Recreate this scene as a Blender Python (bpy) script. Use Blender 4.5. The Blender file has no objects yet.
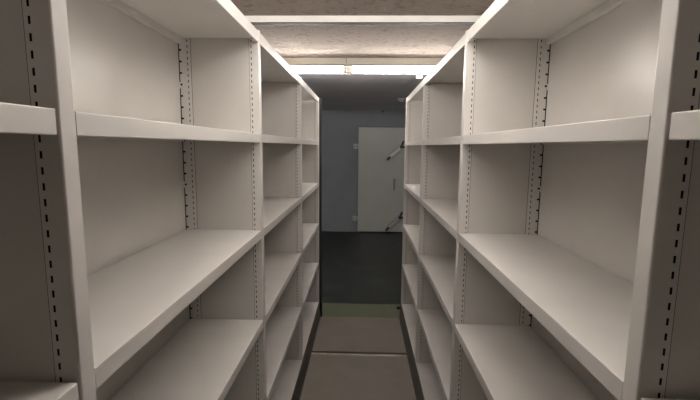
import bpy, bmesh, math, random
from mathutils import Vector, Matrix
random.seed(4)
scene = bpy.context.scene
COL = scene.collection

# ------------------------------------------------------------------ measures (metres, deck top is z = 0)
EYE = 1.53
WL, WR = 0.3724, 0.3561            # aisle edge of the two racks, from the camera axis
Y0 = 0.5011                       # near face of the first upright
BAY = 0.9965                      # pitch of the uprights
POST = 0.030                      # width of an upright
DEPTH = 0.292                     # depth of a rack
TOPZ = EYE + 0.404
SHELF_Z = [EYE + v for v in (0.400, 0.0422, -0.3132, -0.6636, -1.0142, -1.3727)]
CEIL = EYE + 0.707
LOW = EYE + 0.634                 # underside of the lower ceiling beyond the step
STEP_Y = 3.74
LAMP_Y = 3.45
FAR_Y = 7.485
BACK_Y = -2.6
SIDE_X = 2.3
FLOOR = -0.04

# ------------------------------------------------------------------ materials
def new_mat(name, col, rough=0.5, metal=0.0, spec=0.5):
    m = bpy.data.materials.new(name); m.use_nodes = True
    b = m.node_tree.nodes['Principled BSDF']
    b.inputs['Base Color'].default_value = (*col, 1)
    b.inputs['Roughness'].default_value = rough
    b.inputs['Metallic'].default_value = metal
    b.inputs['Specular IOR Level'].default_value = spec
    return m

def mottled(name, c1, c2, scale, rough=0.5, bump=0.0, bscale=40, spec=0.5, rough2=None, dist=0.01, ramp=(0.35, 0.65)):
    m = new_mat(name, c1, rough, 0, spec)
    nt = m.node_tree; b = nt.nodes['Principled BSDF']
    tc = nt.nodes.new('ShaderNodeTexCoord')
    n = nt.nodes.new('ShaderNodeTexNoise'); n.inputs['Scale'].default_value = scale; n.inputs['Detail'].default_value = 5
    nt.links.new(tc.outputs['Object'], n.inputs['Vector'])
    r = nt.nodes.new('ShaderNodeValToRGB')
    r.color_ramp.elements[0].position = ramp[0]; r.color_ramp.elements[0].color = (*c1, 1)
    r.color_ramp.elements[1].position = ramp[1]; r.color_ramp.elements[1].color = (*c2, 1)
    nt.links.new(n.outputs['Fac'], r.inputs['Fac'])
    nt.links.new(r.outputs['Color'], b.inputs['Base Color'])
    if rough2 is not None:
        mr = nt.nodes.new('ShaderNodeMapRange')
        mr.inputs['From Min'].default_value = ramp[0]; mr.inputs['From Max'].default_value = ramp[1]
        mr.inputs['To Min'].default_value = rough; mr.inputs['To Max'].default_value = rough2
        nt.links.new(n.outputs['Fac'], mr.inputs['Value']); nt.links.new(mr.outputs['Result'], b.inputs['Roughness'])
    if bump:
        n2 = nt.nodes.new('ShaderNodeTexNoise'); n2.inputs['Scale'].default_value = bscale; n2.inputs['Detail'].default_value = 6
        nt.links.new(tc.outputs['Object'], n2.inputs['Vector'])
        bp = nt.nodes.new('ShaderNodeBump'); bp.inputs['Strength'].default_value = bump; bp.inputs['Distance'].default_value = dist
        nt.links.new(n2.outputs['Fac'], bp.inputs['Height']); nt.links.new(bp.outputs['Normal'], b.inputs['Normal'])
    return m

def emitter(name, col, strength):
    m = new_mat(name, (0.9, 0.9, 0.9), 0.4)
    b = m.node_tree.nodes['Principled BSDF']
    b.inputs['Emission Color'].default_value = (*col, 1)
    b.inputs['Emission Strength'].default_value = strength
    return m

STEEL = mottled('painted_steel', (0.615, 0.592, 0.566), (0.640, 0.617, 0.590), 9, 0.36, 0.04, 220, 0.5, dist=0.0006)
PANEL = mottled('painted_sheet', (0.605, 0.582, 0.556), (0.630, 0.607, 0.580), 5, 0.27, 0.03, 160, 0.5, dist=0.0006)
RUBBER = mottled('black_rubber', (0.012, 0.011, 0.011), (0.018, 0.016, 0.015), 20, 0.5)
PLINTH = mottled('dark_plinth_rubber', (0.078, 0.066, 0.058), (0.095, 0.081, 0.072), 14, 0.55)
ENDGREY = new_mat('dark_grey_end_panel', (0.06, 0.058, 0.06), 0.5)
DECK = mottled('brown_grey_deck', (0.215, 0.187, 0.163), (0.236, 0.206, 0.180), 6, 0.55, 0.1, 300, 0.4, dist=0.0006)
METAL = mottled('brushed_rail_metal', (0.30, 0.26, 0.22), (0.62, 0.56, 0.50), 7, 0.35)
METAL.node_tree.nodes['Principled BSDF'].inputs['Metallic'].default_value = 0.7
WALLM = mottled('blue_grey_wall_paint', (0.245, 0.268, 0.295), (0.27, 0.295, 0.322), 2.5, 0.7, 0.25, 60, 0.3)
SIDEM = mottled('pale_wall_paint', (0.62, 0.59, 0.56), (0.66, 0.63, 0.60), 2.5, 0.7, 0.25, 60, 0.3)
LOWCEIL = mottled('grey_ceiling_paint', (0.74, 0.73, 0.80), (0.79, 0.78, 0.84), 2.0, 0.75, 0.35, 45, 0.3)
DOORM = mottled('pale_door_paint', (0.50, 0.515, 0.485), (0.53, 0.545, 0.515), 3.0, 0.45, 0.05, 90)
DOOREDGE = new_mat('grey_door_edge', (0.22, 0.23, 0.235), 0.5)
LEVERM = new_mat('zinc_lever', (0.55, 0.56, 0.56), 0.4, 0.3)
DARKIRON = new_mat('dark_iron', (0.05, 0.05, 0.052), 0.45, 0.3)
DETM = new_mat('grey_detector', (0.30, 0.30, 0.31), 0.5)
WHITE = new_mat('white_enamel', (0.80, 0.79, 0.77), 0.4)
BARM = new_mat('white_painted_bar', (0.86, 0.84, 0.80), 0.35)
FIXT = new_mat('cream_fitting', (0.74, 0.69, 0.60), 0.45)
TUBE = emitter('fluorescent_tube', (1.0, 0.94, 0.88), 30)
SOCKET = new_mat('lamp_socket', (0.42, 0.37, 0.31), 0.5)
CORE = new_mat('shaded_steel_core', (0.012, 0.011, 0.010), 0.8, 0, 0.1)
BLACK = new_mat('black_plastic', (0.015, 0.015, 0.015), 0.5)

def concrete_ceiling():
    m = new_mat('rough_plaster_ceiling', (0.45, 0.40, 0.36), 0.85, 0, 0.2)
    nt = m.node_tree; b = nt.nodes['Principled BSDF']
    tc = nt.nodes.new('ShaderNodeTexCoord')
    n = nt.nodes.new('ShaderNodeTexNoise'); n.inputs['Scale'].default_value = 24; n.inputs['Detail'].default_value = 8; n.inputs['Roughness'].default_value = 0.65
    v = nt.nodes.new('ShaderNodeTexNoise'); v.inputs['Scale'].default_value = 60; v.inputs['Detail'].default_value = 4; v.inputs['Distortion'].default_value = 1.2
    nt.links.new(tc.outputs['Object'], n.inputs['Vector']); nt.links.new(tc.outputs['Object'], v.inputs['Vector'])
    r = nt.nodes.new('ShaderNodeValToRGB')
    r.color_ramp.elements[0].position = 0.30; r.color_ramp.elements[0].color = (0.20, 0.170, 0.150, 1)
    r.color_ramp.elements[1].position = 0.47; r.color_ramp.elements[1].color = (0.40, 0.345, 0.305, 1)
    nt.links.new(n.outputs['Fac'], r.inputs['Fac']); nt.links.new(r.outputs['Color'], b.inputs['Base Color'])
    a = nt.nodes.new('ShaderNodeMath'); a.operation = 'ADD'
    nt.links.new(n.outputs['Fac'], a.inputs[0]); nt.links.new(v.outputs['Fac'], a.inputs[1])
    bp = nt.nodes.new('ShaderNodeBump'); bp.inputs['Strength'].default_value = 0.55; bp.inputs['Distance'].default_value = 0.012
    nt.links.new(a.outputs[0], bp.inputs['Height']); nt.links.new(bp.outputs['Normal'], b.inputs['Normal'])
    return m
CEILM = concrete_ceiling()

# ------------------------------------------------------------------ helpers
def obj(name, bm, mat, parent=None, smooth=False, recalc=True):
    if recalc: bmesh.ops.recalc_face_normals(bm, faces=bm.faces)
    me = bpy.data.meshes.new(name); bm.to_mesh(me); bm.free()
    me.materials.append(mat)
    if smooth:
        for p in me.polygons: p.use_smooth = True
    o = bpy.data.objects.new(name, me); COL.objects.link(o)
    if parent: o.parent = parent
    return o

def thing(name, label, cat, loc=(0, 0, 0), group=None):
    o = bpy.data.objects.new(name, None); COL.objects.link(o)
    o.location = loc; o.empty_display_size = 0.1
    o['label'] = label; o['category'] = cat
    if group: o['group'] = group
    return o

def tag(o, label, cat, group=None):
    o['label'] = label; o['category'] = cat
    if group: o['group'] = group
    return o

def struct(o):
    o['kind'] = 'structure'; return o

def box(bm, x0, x1, y0, y1, z0, z1, bev=0.0, seg=2):
    if x0 > x1: x0, x1 = x1, x0
    r = bmesh.ops.create_cube(bm, size=1)
    vs = r['verts']
    for v in vs:
        v.co = Vector((x0 if v.co.x < 0 else x1, y0 if v.co.y < 0 else y1, z0 if v.co.z < 0 else z1))
    if bev:
        es = list({e for v in vs for e in v.link_edges})
        bmesh.ops.bevel(bm, geom=es, offset=bev, segments=seg, affect='EDGES', profile=0.5)
    return vs

def quad(bm, *pts):
    return bm.faces.new([bm.verts.new(p) for p in pts])

def tube(bm, a, b, r, n=16, r2=None, caps=True):
    a, b = Vector(a), Vector(b); d = b - a
    m = Matrix.Translation((a + b) / 2) @ d.to_track_quat('Z', 'Y').to_matrix().to_4x4()
    bmesh.ops.create_cone(bm, cap_ends=caps, segments=n, radius1=r, radius2=r if r2 is None else r2, depth=d.length, matrix=m)

def obar(bm, a, b, w, t, bev=0.004):
    """flat bar from a to b in the x-z plane, w wide, t thick along y"""
    a, b = Vector(a), Vector(b); d = b - a; L = d.length
    r = bmesh.ops.create_cube(bm, size=1); vs = r['verts']
    for v in vs: v.co = Vector((v.co.x * L, v.co.y * t, v.co.z * w))
    es = list({e for v in vs for e in v.link_edges})
    g = bmesh.ops.bevel(bm, geom=es, offset=bev, segments=2, affect='EDGES')
    ang = math.atan2(d.z, d.x)
    M = Matrix.Translation((a + b) / 2) @ Matrix.Rotation(-ang, 4, 'Y')
    allv = {v for f in g['faces'] for v in f.verts} | {v for v in vs if v.is_valid}
    bmesh.ops.transform(bm, matrix=M, verts=list(allv))

# ------------------------------------------------------------------ the room
def slab(name, x0, x1, y0, y1, z0, z1, mat):
    bm = bmesh.new(); box(bm, x0, x1, y0, y1, z0, z1); return struct(obj(name, bm, mat))

GREEN_Y = 3.965
def floor_material():
    """one floor: a green painted band in front of the racks, dark green-black paint beyond it"""
    m = new_mat('painted_floor', (0.03, 0.03, 0.03), 0.45)
    nt = m.node_tree; b = nt.nodes['Principled BSDF']
    tc = nt.nodes.new('ShaderNodeTexCoord')
    sep = nt.nodes.new('ShaderNodeSeparateXYZ'); nt.links.new(tc.outputs['Object'], sep.inputs[0])
    n = nt.nodes.new('ShaderNodeTexNoise'); n.inputs['Scale'].default_value = 3.0; n.inputs['Detail'].default_value = 7
    nt.links.new(tc.outputs['Object'], n.inputs['Vector'])
    def ramp(c1, c2, p1, p2):
        r = nt.nodes.new('ShaderNodeValToRGB')
        r.color_ramp.elements[0].position = p1; r.color_ramp.elements[0].color = (*c1, 1)
        r.color_ramp.elements[1].position = p2; r.color_ramp.elements[1].color = (*c2, 1)
        nt.links.new(n.outputs['Fac'], r.inputs['Fac']); return r
    dark = ramp((0.019, 0.022, 0.021), (0.045, 0.048, 0.045), 0.52, 0.75)
    green = ramp((0.108, 0.124, 0.072), (0.124, 0.140, 0.083), 0.35, 0.65)
    g = nt.nodes.new('ShaderNodeMath'); g.operation = 'GREATER_THAN'; g.inputs[1].default_value = GREEN_Y
    nt.links.new(sep.outputs['Y'], g.inputs[0])
    mx = nt.nodes.new('ShaderNodeMix'); mx.data_type = 'RGBA'
    nt.links.new(g.outputs[0], mx.inputs['Factor'])
    nt.links.new(green.outputs['Color'], mx.inputs['A']); nt.links.new(dark.outputs['Color'], mx.inputs['B'])
    nt.links.new(mx.outputs['Result'], b.inputs['Base Color'])
    return m

slab('floor', -SIDE_X, SIDE_X, BACK_Y, FAR_Y, FLOOR - 0.1, FLOOR, floor_material())
slab('wall_far', -SIDE_X, SIDE_X, FAR_Y, FAR_Y + 0.15, FLOOR - 0.1, CEIL + 0.1, WALLM)
slab('wall_back', -SIDE_X, SIDE_X, BACK_Y - 0.15, BACK_Y, FLOOR - 0.1, CEIL + 0.1, SIDEM)
for nm, s in (('left', -1), ('right', 1)):
    slab('wall_' + nm, s * SIDE_X, s * (SIDE_X + 0.15), BACK_Y - 0.15, STEP_Y, FLOOR - 0.1, CEIL + 0.1, SIDEM)
    slab('wall_' + nm + '_beyond', s * SIDE_X, s * (SIDE_X + 0.15), STEP_Y, FAR_Y + 0.15, FLOOR - 0.1, CEIL + 0.1, SIDEM)
slab('ceiling', -SIDE_X, SIDE_X, BACK_Y, STEP_Y, CEIL, CEIL + 0.1, CEILM)
slab('ceiling_lower', -SIDE_X, SIDE_X, STEP_Y, FAR_Y, LOW, CEIL + 0.1, LOWCEIL)
slab('baseboard_far', -SIDE_X, -0.09, FAR_Y - 0.012, FAR_Y, FLOOR, FLOOR + 0.05, WALLM)

# white painted bar running across under the ceiling
bar = thing('ceiling_bar', 'slim white bar fixed under the rough ceiling, crossing above both racks', 'bar', (0, 2.350, CEIL))
bm = bmesh.new(); box(bm, -1.75, 1.75, 0, 0.034, -0.0345, 0, 0.002)
obj('bar_body', bm, BARM, bar)
bm = bmesh.new(); box(bm, -1.75, 1.75, 0.001, 0.034, -0.0385, -0.0345)  # black strip added for the shadow line under the bar
o = obj('shadow_strip', bm, BLACK, bar); o['label'] = 'thin dark strip standing in for the shadow along the underside'

# ------------------------------------------------------------------ the shelter door in the far wall
door = bpy.data.objects.new('door_1', None); COL.objects.link(door); door.location = (0.39, FAR_Y, FLOOR); struct(door)
def dpart(name, bm, mat, parent=None, smooth=False):
    o = obj(name, bm, mat, parent or door, smooth)
    if parent is None:
        for v in o.data.vertices: v.co -= door.location
    else:
        for v in o.data.vertices: v.co -= door.location
    return o
DY = FAR_Y - 0.060
bm = bmesh.new(); box(bm, -0.078, 0.85, DY, FAR_Y - 0.005, FLOOR + 0.018, EYE + 0.338, 0.006)
leaf = dpart('door_leaf', bm, DOORM)
bm = bmesh.new()
for a in ((-0.108, -0.082, FAR_Y - 0.05, FAR_Y, FLOOR, EYE + 0.362), (0.854, 0.88, FAR_Y - 0.05, FAR_Y, FLOOR, EYE + 0.362)):
    box(bm, *a, 0.003)
box(bm, -0.082, 0.854, FAR_Y - 0.05, FAR_Y, EYE + 0.342, EYE + 0.362, 0.003)
dpart('door_frame', bm, DOOREDGE)
for hz in (EYE - 0.003, EYE - 1.312):
    bm = bmesh.new()
    for dz in (-0.033, 0.012):
        box(bm, -0.172, -0.078, DY - 0.02, DY + 0.03, hz + dz, hz + dz + 0.026, 0.004)
    tube(bm, (-0.128, DY - 0.012, hz - 0.05), (-0.128, DY - 0.012, hz + 0.055), 0.014, 12)
    dpart('hinge', bm, LEVERM)
def lever(px, pz, ex, ez):
    bm = bmesh.new(); y = DY - 0.055
    obar(bm, (px, y, pz), (ex, y, ez), 0.060, 0.022, 0.005)
    lv = dpart('locking_lever', bm, LEVERM)
    bm = bmesh.new()
    tube(bm, (px, DY, pz), (px, DY - 0.085, pz), 0.030, 20)
    obar(bm, (px, y - 0.008, pz), (px + 0.035, y - 0.008, pz + 0.105), 0.034, 0.03)
    obar(bm, (px, y - 0.008, pz), (px + 0.11, y - 0.008, pz - 0.01), 0.034, 0.03)
    dpart('lever_hub', bm, DARKIRON, lv); 
    bm = bmesh.new()
    d = (Vector((ex, y, ez)) - Vector((px, y, pz))).normalized()
    e = Vector((ex, y, ez))
    tube(bm, e - d * 0.02 + Vector((0, 0.02, 0)), e + d * 0.06 + Vector((0, -0.06, 0)), 0.020, 14, 0.016)
    dpart('lever_grip', bm, DARKIRON, lv)
    bm = bmesh.new()
    n = Vector((-d.z, 0, d.x))
    a, b = Vector((px, y, pz)) + d * 0.03, e - d * 0.005
    for s in (-1, 1):
        obar(bm, a + n * s * 0.033, b + n * s * 0.033, 0.007, 0.026, 0.002)
    dpart('lever_edge', bm, DOOREDGE, lv)
lever(0.683, EYE - 0.004, 0.482, EYE - 0.185)
lever(0.690, EYE - 1.272, 0.482, EYE - 1.462)
bm = bmesh.new()
tube(bm, (0.572, DY - 0.05, EYE - 0.782), (0.572, DY - 0.05, EYE - 0.575), 0.011, 12)
for zz in (EYE - 0.772, EYE - 0.585):
    tube(bm, (0.572, DY, zz), (0.572, DY - 0.055, zz), 0.010, 12)
dpart('pull_handle', bm, DOOREDGE)

# ------------------------------------------------------------------ deck between and under the racks
bm = bmesh.new(); box(bm, -1.25, 1.25, -1.2, 2.862, FLOOR, 0.0, 0.003)
tag(obj('deck_panel', bm, DECK), 'brown-grey deck panel on the aisle floor, the nearer one before the metal rail', 'floor panel')
bm = bmesh.new(); box(bm, -1.25, 1.25, 2.912, 3.545, FLOOR, 0.0, 0.003)
tag(obj('deck_panel', bm, DECK), 'short brown-grey deck panel between the metal rail and the green floor band', 'floor panel')
rail = thing('floor_rail', 'thin metal rail set in the dark joint between the two deck panels', 'rail', (0, 2.887, FLOOR))
bm = bmesh.new(); box(bm, -1.25, 1.25, -0.027, 0.027, 0.0, 0.012)
obj('channel', bm, BLACK, rail)
bm = bmesh.new(); box(bm, -1.24, 1.24, -0.022, 0.003, 0.012, 0.0385, 0.003)
obj('running_rail', bm, METAL, rail)

# ------------------------------------------------------------------ shelving racks
SLOT_H, PITCH, SLOT_W = 0.0095, 0.020, 0.0032
Z0 = SHELF_Z[5] - 0.004
BACK = DEPTH - 0.004
def column(bm, x, y, d0, d1, side):
    """a strip of sheet with a row of real slots, facing along y"""
    z = Z0
    z = 0.0
    def f(za, zb): quad(bm, (x(d0), y, za), (x(d1), y, za), (x(d1), y, zb), (x(d0), y, zb))
    cur = Z0
    k = 0
    while True:
        s0 = Z0 + 0.018 + k * PITCH
        if s0 + SLOT_H > TOPZ - 0.01: break
        f(cur, s0); cur = s0 + SLOT_H; k += 1
    f(cur, TOPZ)

def notches(bm, x, y, d0, d1):
    cur = Z0; k = 0
    def f(za, zb): quad(bm, (x(d0), y, za), (x(d1), y, za), (x(d1), y, zb), (x(d0), y, zb))
    while True:
        s0 = Z0 + 0.028 + k * 0.040
        if s0 + 0.0065 > TOPZ - 0.01: break
        f(cur, s0); cur = s0 + 0.0065; k += 1
    f(cur, TOPZ)

def post_bm(x, rear, side):
    bm = bmesh.new()
    if not rear:
        r = 0.003
        # rounded aisle edge, as a strip of vertical facets
        prof = []
        for i in range(5):
            a = math.pi / 2 * i / 4
            prof.append((r - r * math.sin(a), r - r * math.cos(a)))      # (d, y)  from (r,0) to (0,r)
        prof += [(d, POST - y) for d, y in reversed(prof)]
        a0 = 0.0255; a1 = a0 + SLOT_W; e = 0.0340
        pts = [(a0, 0)] + prof + [(a0, POST)]
        for (d, y), (d2, y2) in zip(pts, pts[1:]):
            quad(bm, (x(d), y, Z0), (x(d2), y2, Z0), (x(d2), y2, TOPZ), (x(d), y, TOPZ))
        capp = pts + [(e, POST), (e, 0)]
        ins = 0.0016
    else:
        a0 = DEPTH - 0.0375; a1 = a0 + SLOT_W; e = a0 - 0.010
        n0, n1 = DEPTH - 0.0145, DEPTH - 0.0070
        capp = [(e, 0), (DEPTH, 0), (DEPTH, POST), (e, POST)]
        quad(bm, (x(DEPTH), 0, Z0), (x(DEPTH), POST, Z0), (x(DEPTH), POST, TOPZ), (x(DEPTH), 0, TOPZ))
    for y in (0.0, POST):
        column(bm, x, y, a0, a1, side)
        sides = ([(a1, e)] if not rear else [(e, a0), (a1, n0)])
        for p, q in sides:
            quad(bm, (x(p), y, Z0), (x(q), y, Z0), (x(q), y, TOPZ), (x(p), y, TOPZ))
        if rear: notches(bm, x, y, n0, n1)
    f = bm.faces.new([bm.verts.new((x(d), y, TOPZ)) for d, y in capp])
    old = set(bm.faces)                                             # near-black steel core put in the hollow post for the shade behind its slots
    c0, c1 = (0.004, 0.0395) if not rear else (DEPTH - 0.0505, DEPTH - 0.002)
    box(bm, x(c0), x(c1), 0.0030, POST - 0.0030, Z0 + 0.002, TOPZ - 0.004)
    for q in bm.faces:
        if q not in old: q.material_index = 1
    bmesh.ops.remove_doubles(bm, verts=bm.verts, dist=1e-6)
    return bm

def tray_bm(x, L, depth, lip, back_lip=0.030, closed=False):
    """sheet-steel shelf: top sheet with lips folded down all round, front and back lips returned inwards"""
    bm = bmesh.new()
    r = 0.0018; t = 0.0012
    def arc(c, a0, a1, n=4): return [(c[0] + r * math.cos(a0 + (a1 - a0) * i / n), c[1] + r * math.sin(a0 + (a1 - a0) * i / n)) for i in range(n + 1)]
    P = math.pi
    outer = [(0.018, -lip + 0.010), (0.018, -lip)] + arc((r, -lip + r), 1.5 * P, P) + arc((r, -r), P, 0.5 * P) \
        + arc((depth - r, -r), 0.5 * P, 0) + [(depth, -back_lip), (depth - 0.003, -back_lip), (depth - 0.003, -back_lip + 0.004)]
    inner = []
    n = len(outer)
    for i in range(n):
        p = Vector(outer[i]); a = Vector(outer[max(i - 1, 0)]); b = Vector(outer[min(i + 1, n - 1)])
        t1 = (p - a).normalized() if i > 0 else (b - p).normalized()
        t2 = (b - p).normalized() if i < n - 1 else t1
        nn = (Vector((t1.y, -t1.x)) + Vector((t2.y, -t2.x)))
        nn.normalize()
        c = max(0.5, nn.dot(Vector((t1.y, -t1.x))))
        inner.append(tuple(p + nn * (t / c)))
    loop = outer + inner[::-1]
    v0 = [bm.verts.new((x(d), 0, z)) for d, z in loop]; v1 = [bm.verts.new((x(d), L, z)) for d, z in loop]
    m = len(loop)
    for i in range(m):
        j = (i + 1) % m
        bm.faces.new((v0[i], v0[j], v1[j], v1[i]))
    for v in (v0, v1):
        for i in range(n - 1):
            bm.faces.new((v[i], v[i + 1], v[m - 2 - i], v[m - 1 - i]))
    for y in (0.0, L - t):                                            # end lips
        box(bm, x(0.0025), x(depth - 0.0025), y, y + t, -0.019, -t)
    if closed:                                                        # closed underside and a rail along its back edge
        box(bm, x(0.020), x(depth - 0.004), 0.002, L - 0.002, -0.0275, -0.0262)
        box(bm, x(depth - 0.015), x(depth - 0.008), 0.004, L - 0.004, -0.047, -0.0277, 0.0015)
        box(bm, x(depth - 0.008), x(depth - 0.001), 0.004, L - 0.004, -0.047, -0.0455)
    return bm

def rivet_bm(x, y, lip):
    bm = bmesh.new(); tube(bm, (x(0.0095), y, -lip - 0.0012), (x(0.0095), y, -lip), 0.0035, 10)
    return bm

def build_rack(side, W, label):
    x = (lambda d: -W - d) if side < 0 else (lambda d: W + d)
    root = thing('shelving_rack', label, 'shelving rack')
    fp = obj('front_post', post_bm(x, False, side), STEEL, root); fp.data.materials.append(CORE)
    rp = obj('rear_post', post_bm(x, True, side), STEEL, root); rp.data.materials.append(CORE)
    bm = bmesh.new()
    da, db = 0.0353, DEPTH - 0.0487
    for y in (0.0008, POST - 0.0008):
        quad(bm, (x(da), y, Z0), (x(db), y, Z0), (x(db), y, TOPZ - 0.004), (x(da), y, TOPZ - 0.004))
    quad(bm, (x(da), 0.0008, TOPZ - 0.004), (x(db), 0.0008, TOPZ - 0.004), (x(db), POST - 0.0008, TOPZ - 0.004), (x(da), POST - 0.0008, TOPZ - 0.004))
    sp = obj('side_panel', bm, PANEL, root)
    frames = [-1, 0, 1, 2, 3]
    for i, k in enumerate(frames):
        for src in (fp, rp, sp):
            o = src if i == 0 else src.copy()
            if i: COL.objects.link(o); o.parent = root
            o.location = (0, Y0 + k * BAY, 0)
    gap = 0.0008
    L = BAY - POST - gap - 0.0055
    sd = BACK - 0.007
    top = obj('top_shelf', tray_bm(x, L, sd, 0.039, 0.030, True), STEEL, root)
    sh = obj('shelf', tray_bm(x, L, sd, 0.032), STEEL, root)
    bm = bmesh.new(); box(bm, x(0.0008), x(sd), 0, L, -0.0042, 0, 0.001)
    lo = obj('bottom_shelf', bm, STEEL, root)
    rv_t = [obj('rivet', rivet_bm(x, yy, 0.039), DARKIRON, top) for yy in (0.05, L - 0.05)]
    bm = bmesh.new()
    box(bm, x(BACK), x(BACK + 0.0015), 0.002, BAY - 0.002 - POST, Z0, TOPZ - 0.006)
    bk = obj('back_panel', bm, PANEL, root)
    bm = bmesh.new()
    box(bm, x(BACK - 0.004), x(BACK), 0.0028, 0.012, 0, 0.022, 0.001)
    clip = bm
    clip_o = obj('back_clip', clip, STEEL, bk)
    first = True; used = {'t': False, 's': False, 'l': False, 'b': False}
    for k in frames[:-1]:
        yb = Y0 + k * BAY + POST
        for lv, z in enumerate(SHELF_Z):
            src, rv, key = (top, rv_t, 't') if lv == 0 else (lo, [], 'l') if lv == 5 else (sh, [], 's')
            if not used[key]: o = src; used[key] = True
            else:
                o = src.copy(); COL.objects.link(o); o.parent = root
                for q in rv:
                    r = q.copy(); COL.objects.link(r); r.parent = o
            o.location = (0.0006 * (-side) * -1, yb + gap, z)
        if not used['b']: b = bk; used['b'] = True; c0 = clip_o
        else:
            b = bk.copy(); COL.objects.link(b); b.parent = root
            c0 = clip_o.copy(); COL.objects.link(c0); c0.parent = b
        b.location = (0, yb, 0)
        c0.location = (0, BAY - 0.0445, SHELF_Z[1] - 0.20)
        for zz in (SHELF_Z[0] - 0.20, SHELF_Z[3] - 0.16):
            c = clip_o.copy(); COL.objects.link(c); c.parent = b; c.location = (0, BAY - 0.0445, zz)
    yA, yB = Y0 - BAY, Y0 + 3 * BAY + POST
    bm = bmesh.new()                                                # carriage skirt of dark rubber, flaring a little at its foot
    pz = SHELF_Z[5] - 0.0045
    prof = [(0.002, pz), (-0.0022, pz - 0.003), (-0.0022, 0.095), (-0.0105, 0.010), (-0.0105, 0.003), (DEPTH, 0.003), (DEPTH, pz)]
    v0 = [bm.verts.new((x(d), yA, z)) for d, z in prof]; v1 = [bm.verts.new((x(d), yB, z)) for d, z in prof]
    for i in range(len(prof)):
        j = (i + 1) % len(prof); bm.faces.new((v0[i], v0[j], v1[j], v1[i]))
    bm.faces.new(v0); bm.faces.new(v1)
    obj('plinth', bm, PLINTH, root)
    return root, x

lrack, lx = build_rack(-1, WL, 'left-hand grey steel shelving rack of empty shelves, with a black strip down its far end')
rrack, rx = build_rack(1, WR, 'right-hand grey steel shelving rack of empty shelves, partly covering the pale door')

yE = Y0 + 3 * BAY + POST
bm = bmesh.new(); box(bm, lx(-0.020), lx(DEPTH), yE + 0.006, yE + 0.030, 0.006, TOPZ - 0.008, 0.003)
endp = obj('end_panel', bm, ENDGREY, lrack)
bm = bmesh.new(); box(bm, lx(-0.022), lx(0.012), yE + 0.0005, yE + 0.006, 0.006, TOPZ - 0.010)
obj('edge_strip', bm, RUBBER, lrack)
bm = bmesh.new(); box(bm, lx(-0.026), lx(0.02), yE + 0.001, yE + 0.030, 0.004, 0.13, 0.003)
obj('bumper', bm, RUBBER, endp)
bm = bmesh.new(); box(bm, rx(0.002), rx(DEPTH), yE + 0.0005, yE + 0.0035, 0.006, TOPZ - 0.008)
obj('end_panel', bm, STEEL, rrack)
bm = bmesh.new()
box(bm, rx(-0.002), rx(0.02), yE - 0.004, yE + 0.014, 0.088, 0.118, 0.003)
tube(bm, (rx(0.0), yE + 0.006, 0.103), (rx(-0.036), yE + 0.006, 0.103), 0.014, 16)
obj('stop_buffer', bm, RUBBER, rrack)

# ------------------------------------------------------------------ fluorescent battens
R2Y, R3Y = 1.08, -1.70
def batten(x0, x1, y, label, ha=0.035, hb=0.035):
    """ceiling batten: housing on the ceiling, white reflector under it, bare tube between two holders"""
    root = thing('fluorescent_light', label, 'ceiling light', ((x0 + x1) / 2, y, CEIL))
    h = (x1 - x0) / 2
    bm = bmesh.new(); box(bm, -h, h, -0.030, 0.030, -0.053, -0.001, 0.003)
    obj('housing', bm, FIXT, root)
    bm = bmesh.new()                                                # folded sheet: flat middle, wings drooping to both sides
    prof = [(-0.060, -0.068), (-0.030, -0.0545), (0.030, -0.0545), (0.060, -0.068), (0.060, -0.0705), (0.030, -0.057), (-0.030, -0.057), (-0.060, -0.0705)]
    v0 = [bm.verts.new((-h, yy, zz)) for yy, zz in prof]; v1 = [bm.verts.new((h, yy, zz)) for yy, zz in prof]
    for i in range(8):
        j = (i + 1) % 8; bm.faces.new((v0[i], v0[j], v1[j], v1[i]))
    bm.faces.new(v0); bm.faces.new(v1)
    obj('reflector', bm, WHITE, root)
    zt = -0.100
    bm = bmesh.new(); tube(bm, (-h + ha + 0.001, 0, zt), (h - hb - 0.001, 0, zt), 0.0160, 20)
    obj('lamp_tube', bm, TUBE, root)
    for a, b in ((-h, -h + ha), (h - hb, h)):
        bm = bmesh.new(); box(bm, a, b, -0.019, 0.019, zt - 0.018, -0.0575, 0.004)
        obj('lamp_holder', bm, SOCKET, root)
    return root
XA, XM0, XM1, XB = -1.36, -0.144, -0.140, 1.08
batten(XA, XM0, LAMP_Y, 'lit fluorescent strip light beyond the racks, left one of the pair, ending near mid aisle', hb=0.024)
batten(XM1, XB, LAMP_Y, 'lit fluorescent strip light beyond the racks, right one, above the small white box', ha=0.048)
# the same lamps again overhead of the aisle
for yy, wh in ((R2Y, 'above the viewer'),):
    batten(XA, XM0, yy, 'fluorescent strip light on the ceiling %s, over the left rack side' % wh)
    batten(XM1, XB, yy, 'fluorescent strip light on the ceiling %s, over the right rack side' % wh)

# ------------------------------------------------------------------ small fittings on the lower ceiling
sb = thing('ceiling_junction_box', 'small white box on the lower ceiling just under the right strip light', 'box', (0.500, 3.835, LOW + 0.0015))
bm = bmesh.new(); box(bm, -0.030, 0.030, -0.022, 0.022, -0.026, 0.0, 0.003)
obj('casing', bm, WHITE, sb)
bm = bmesh.new()
for xx in (-0.012, 0.012): tube(bm, (xx, -0.0225, -0.010), (xx, -0.0235, -0.010), 0.004, 10)
obj('screw', bm, DARKIRON, sb)
bm = bmesh.new(); tube(bm, (-0.02, 0.015, -0.003), (-0.085, 0.445, -0.003), 0.003, 8)
obj('cable', bm, SOCKET, sb)

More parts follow.
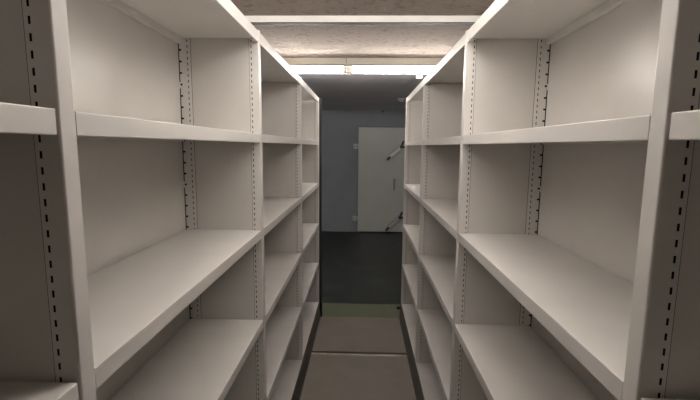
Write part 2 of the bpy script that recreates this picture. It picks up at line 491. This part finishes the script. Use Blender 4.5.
sd = thing('smoke_detector', 'round pale smoke detector on the lower ceiling above the far end of the right rack', 'smoke detector', (0.506, 5.609, LOW))
bm = bmesh.new(); tube(bm, (0, 0, 0), (0, 0, -0.014), 0.050, 28)
obj('base', bm, DETM, sd)
bm = bmesh.new(); tube(bm, (0, 0, -0.040), (0, 0, -0.014), 0.030, 28, 0.044)
obj('sensor_head', bm, DETM, sd)
hk = thing('wall_hook', 'tiny dark hook high on the far wall above the pale door', 'hook', (0.350, FAR_Y, LOW - 0.012))
bm = bmesh.new(); box(bm, -0.022, 0.022, -0.012, 0, -0.015, 0.010, 0.003)
obj('plate', bm, BLACK, hk)
bm = bmesh.new(); tube(bm, (0, -0.010, -0.002), (0, -0.040, -0.002), 0.007, 10); tube(bm, (0, -0.036, -0.006), (0, -0.036, 0.016), 0.006, 10)
obj('peg', bm, BLACK, hk)

# ------------------------------------------------------------------ world, camera, view
w = bpy.data.worlds.new('World'); scene.world = w; w.use_nodes = True
w.node_tree.nodes['Background'].inputs['Color'].default_value = (0, 0, 0, 1)
w.node_tree.nodes['Background'].inputs['Strength'].default_value = 0

pt, yw, rl = -0.1301, 0.0298, 0.0090
f = Vector((0, math.cos(pt), math.sin(pt))); u = Vector((0, -math.sin(pt), math.cos(pt))); r = Vector((1, 0, 0))
Rz = Matrix.Rotation(yw, 3, 'Z'); f, u, r = Rz @ f, Rz @ u, Rz @ r
r2 = r * math.cos(rl) + u * math.sin(rl); u2 = -r * math.sin(rl) + u * math.cos(rl)
cam = bpy.data.cameras.new('camera'); co = bpy.data.objects.new('camera', cam); COL.objects.link(co)
cam.sensor_fit = 'HORIZONTAL'; cam.sensor_width = 36; cam.lens = 410.68 / 700 * 36; cam.clip_start = 0.02
M = Matrix((r2, u2, -f)).transposed().to_4x4(); M.translation = (0, 0, EYE)
co.matrix_world = M
scene.camera = co
vs = scene.view_settings
vs.view_transform = 'Standard'; vs.look = 'None'; vs.gamma = 1; vs.use_curve_mapping = False
vs.exposure = 1.34
scene.cycles.max_bounces = 16; scene.cycles.diffuse_bounces = 10
